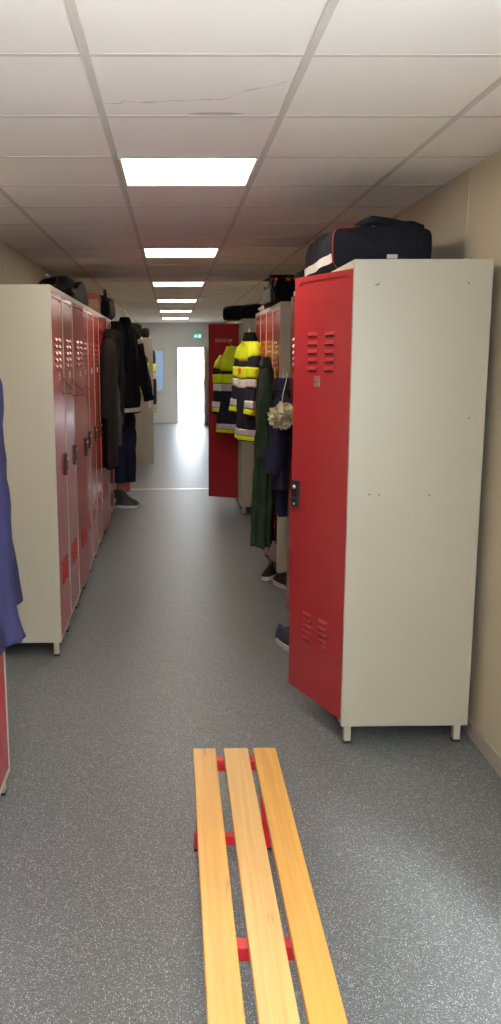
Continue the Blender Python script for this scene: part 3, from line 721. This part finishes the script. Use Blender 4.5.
duffel('black_holdall', (-0.80, 9.02, 2.015), 0, (0.80, 0.40, 0.23), 'black holdall behind the cardboard box on the left row', 'bag_black', pipe=None, ph=0.6, sag=0.2, handles=True)

# ------------------------------------------------------------------ shoes
def shoe(loc, rz, label, mu, name='trainer', L=0.29, group=None, high=False):
    t = empty(name, loc, rz, label, 'shoe', group)
    def outline(f, y):   # half width
        return (0.036+0.014*math.sin(max(0, min(1, (y+0.02)/0.3))*PI))*f
    n = 30; b = MB()
    ring = []
    for i in range(n+1):
        a = PI*i/n; y = L/2-L/2*math.cos(a); ring.append((y, (0.030+0.020*math.sin(PI*min(1, y/L))**0.5+0.008*math.exp(-((y/L-0.7)/0.15)**2))*math.sin(a)**0.45))
    pts = [(w_, y-L/2) for y, w_ in ring]+[(-w_, y-L/2) for y, w_ in reversed(ring[1:-1])]
    m_ = len(pts); vs = [(x, y, 0) for x, y in pts]+[(x*1.02, y*1.01, 0.028+0.012*max(0, -y/L)) for x, y in pts]
    fs = [tuple(range(m_)), tuple(range(2*m_-1, m_-1, -1))]+[(i, (i+1) % m_, m_+(i+1) % m_, m_+i) for i in range(m_)]
    b.poly(vs, fs, 'white_rub'); b.build('sole', t)
    b = MB(); hh = 0.20 if high else 0.10
    rings = []
    for i in range(17):
        u = i/16; y = -L/2*0.96+L*0.96*u
        top = hh-(0.015 if not high else 0)*math.sin(u*3) if u < 0.35 else hh*(1-((u-0.35)/0.65)**0.8)+0.052*((u-0.35)/0.65)**0.3
        if u > 0.93: top *= 0.75
        if u >= 1: top = 0.035
        ww = (0.034+0.012*math.sin(PI*min(1, u*1.1)))*(1 if 0 < i < 16 else 0.5)
        rings.append((y, ww, max(0.034, top)))
    vs = []; fs = []; K = 14
    for (y, ww, top) in rings:
        for k in range(K+1):
            a = PI*k/K; vs.append((ww*math.cos(a)*(1.0-0.25*math.sin(a)), y, 0.026+(top-0.026)*math.sin(a)**0.7))
    for i in range(16):
        for k in range(K): fs.append((i*(K+1)+k, i*(K+1)+k+1, (i+1)*(K+1)+k+1, (i+1)*(K+1)+k))
    fs.append(tuple(range(K+1))); fs.append(tuple(16*(K+1)+k for k in range(K+1)))
    b.poly(vs, fs, mu, True); up = b.build('upper', t)
    b = MB()
    for q in range(4):
        y = 0.005+q*0.02; z = hh*(0.86-0.13*q)+0.012
        b.wire([(-0.022, y, z-0.012), (0, y+0.004, z), (0.022, y, z-0.012)], 0.003, 'white_rub', 6)
    b.build('laces', t)
    return t
shoe((0.665, 4.70, 0), math.radians(200), 'blue grey trainer with pale sole on floor behind the ajar near right door', 'shoe_navy')
shoe((-0.515, 9.47, 0), math.radians(-95), 'black shoe with pale laces nearest the aisle at the far end of the left row', 'shoe_black', group='black shoes at the far end of the left row')
shoe((-0.53, 9.36, 0), math.radians(-100), 'black shoe closest to the locker feet at the far end of the left row', 'shoe_black', group='black shoes at the far end of the left row', high=True)
shoe((0.80, 6.02, 0), math.radians(20), 'black shoe in front of the grey sided locker under the second right block', 'shoe_black', group='black shoes under the second right block')
shoe((0.74, 6.30, 0), math.radians(150), 'black shoe under the door of the second right block', 'shoe_black', group='black shoes under the second right block')

# ------------------------------------------------------------------ far end: cream door leaf, exit sign, switch
t = empty('cream_door', (-1.175, 13.05, 0), 0, 'cream panelled door leaf standing open across the left side far down the corridor', 'door')
b = MB(); b.box((0, 0, 0.02), (0.885, 0.04, 1.915), 'cream', 0.003)
b.build('leaf', t)
b = MB()
for (x0, x1, z0, z1) in ((0.12, 0.77, 0.15, 1.10), (0.12, 0.77, 1.22, 1.80)):
    w_ = 0.012
    for a, c in (((x0, z0), (x1, z0+w_)), ((x0, z1-w_), (x1, z1)), ((x0, z0), (x0+w_, z1)), ((x1-w_, z0), (x1, z1))):
        b.box((a[0], -0.006, a[1]), (c[0], 0, c[1]), 'cream', 0.002)
b.build('panel_moulding', t)
b = MB(); b.box((0.81, -0.008, 0.88), (0.85, 0, 1.06), 'chrome', 0.002); b.cyl((0.83, -0.045, 0.99), (0.83, 0, 0.99), 0.008, 'chrome'); b.cyl((0.84, -0.045, 0.99), (0.72, -0.045, 0.99), 0.008, 'chrome'); b.build('lever_handle', t)
for (y0, lab) in ((13.5, 'pale locker hidden behind the cream door leaf, black bags on top'),):
    t_, d_ = locker(-0.50, y0, y0+0.5, -1, lab, None, H=1.93, D=0.6)
duffel('round_black_bag', (-0.60, 13.72, 1.93), 0, (0.4, 0.26, 0.22), 'left one of two black bags above the cream door leaf', 'bag_black', pipe=None, handles=False, ph=1, group='black bags above the cream door leaf')
duffel('round_black_bag', (-0.42, 13.72, 1.93), 0, (0.34, 0.13, 0.15), 'smaller right one of two black bags above the cream door leaf', 'bag_black', pipe=None, handles=False, ph=2, group='black bags above the cream door leaf')
t = empty('exit_sign', (0.62, YE-0.05, 2.06), 0, 'small green and white emergency exit sign above the far doorway', 'sign')
b = MB(); b.box((-0.10, 0, 0), (0.10, 0.05, 0.11), 'frame_w', 0.004); b.build('housing', t)
b = MB(); b.box((-0.094, -0.002, 0.006), (0.094, 0.0, 0.104), 'exitgreen'); b.build('sign_face', t)
b = MB(); b.box((0.03, -0.0035, 0.02), (0.075, -0.002, 0.09), 'exitwhite')
b.poly([(-0.07, -0.0035, 0.055), (-0.045, -0.0035, 0.08), (-0.045, -0.0035, 0.063), (-0.01, -0.0035, 0.063), (-0.01, -0.0035, 0.047), (-0.045, -0.0035, 0.047), (-0.045, -0.0035, 0.03)], [(0, 1, 2, 3, 4, 5, 6)], 'exitwhite'); b.build('pictogram', t)
t = empty('light_switch', (-0.05, YE-0.012, 1.08), 0, 'small white light switch on the end wall between window and doorway', 'switch')
b = MB(); b.box((-0.04, 0, 0), (0.04, 0.012, 0.08), 'screen_white', 0.003); b.build('switch_plate', t)
b = MB(); b.box((-0.018, -0.005, 0.02), (0.018, 0.0, 0.06), 'screen_white', 0.002); b.build('rocker', t)
# cable trunking high on the left wall
t = empty('cable_trunking', (XL, 9.5, 2.39), 0, 'pale cable trunking running high along the left wall', 'trunking')
b = MB(); b.box((0, -1.2, 0), (0.03, 1.6, 0.02), 'screen_white', 0.003); b.build('duct', t)
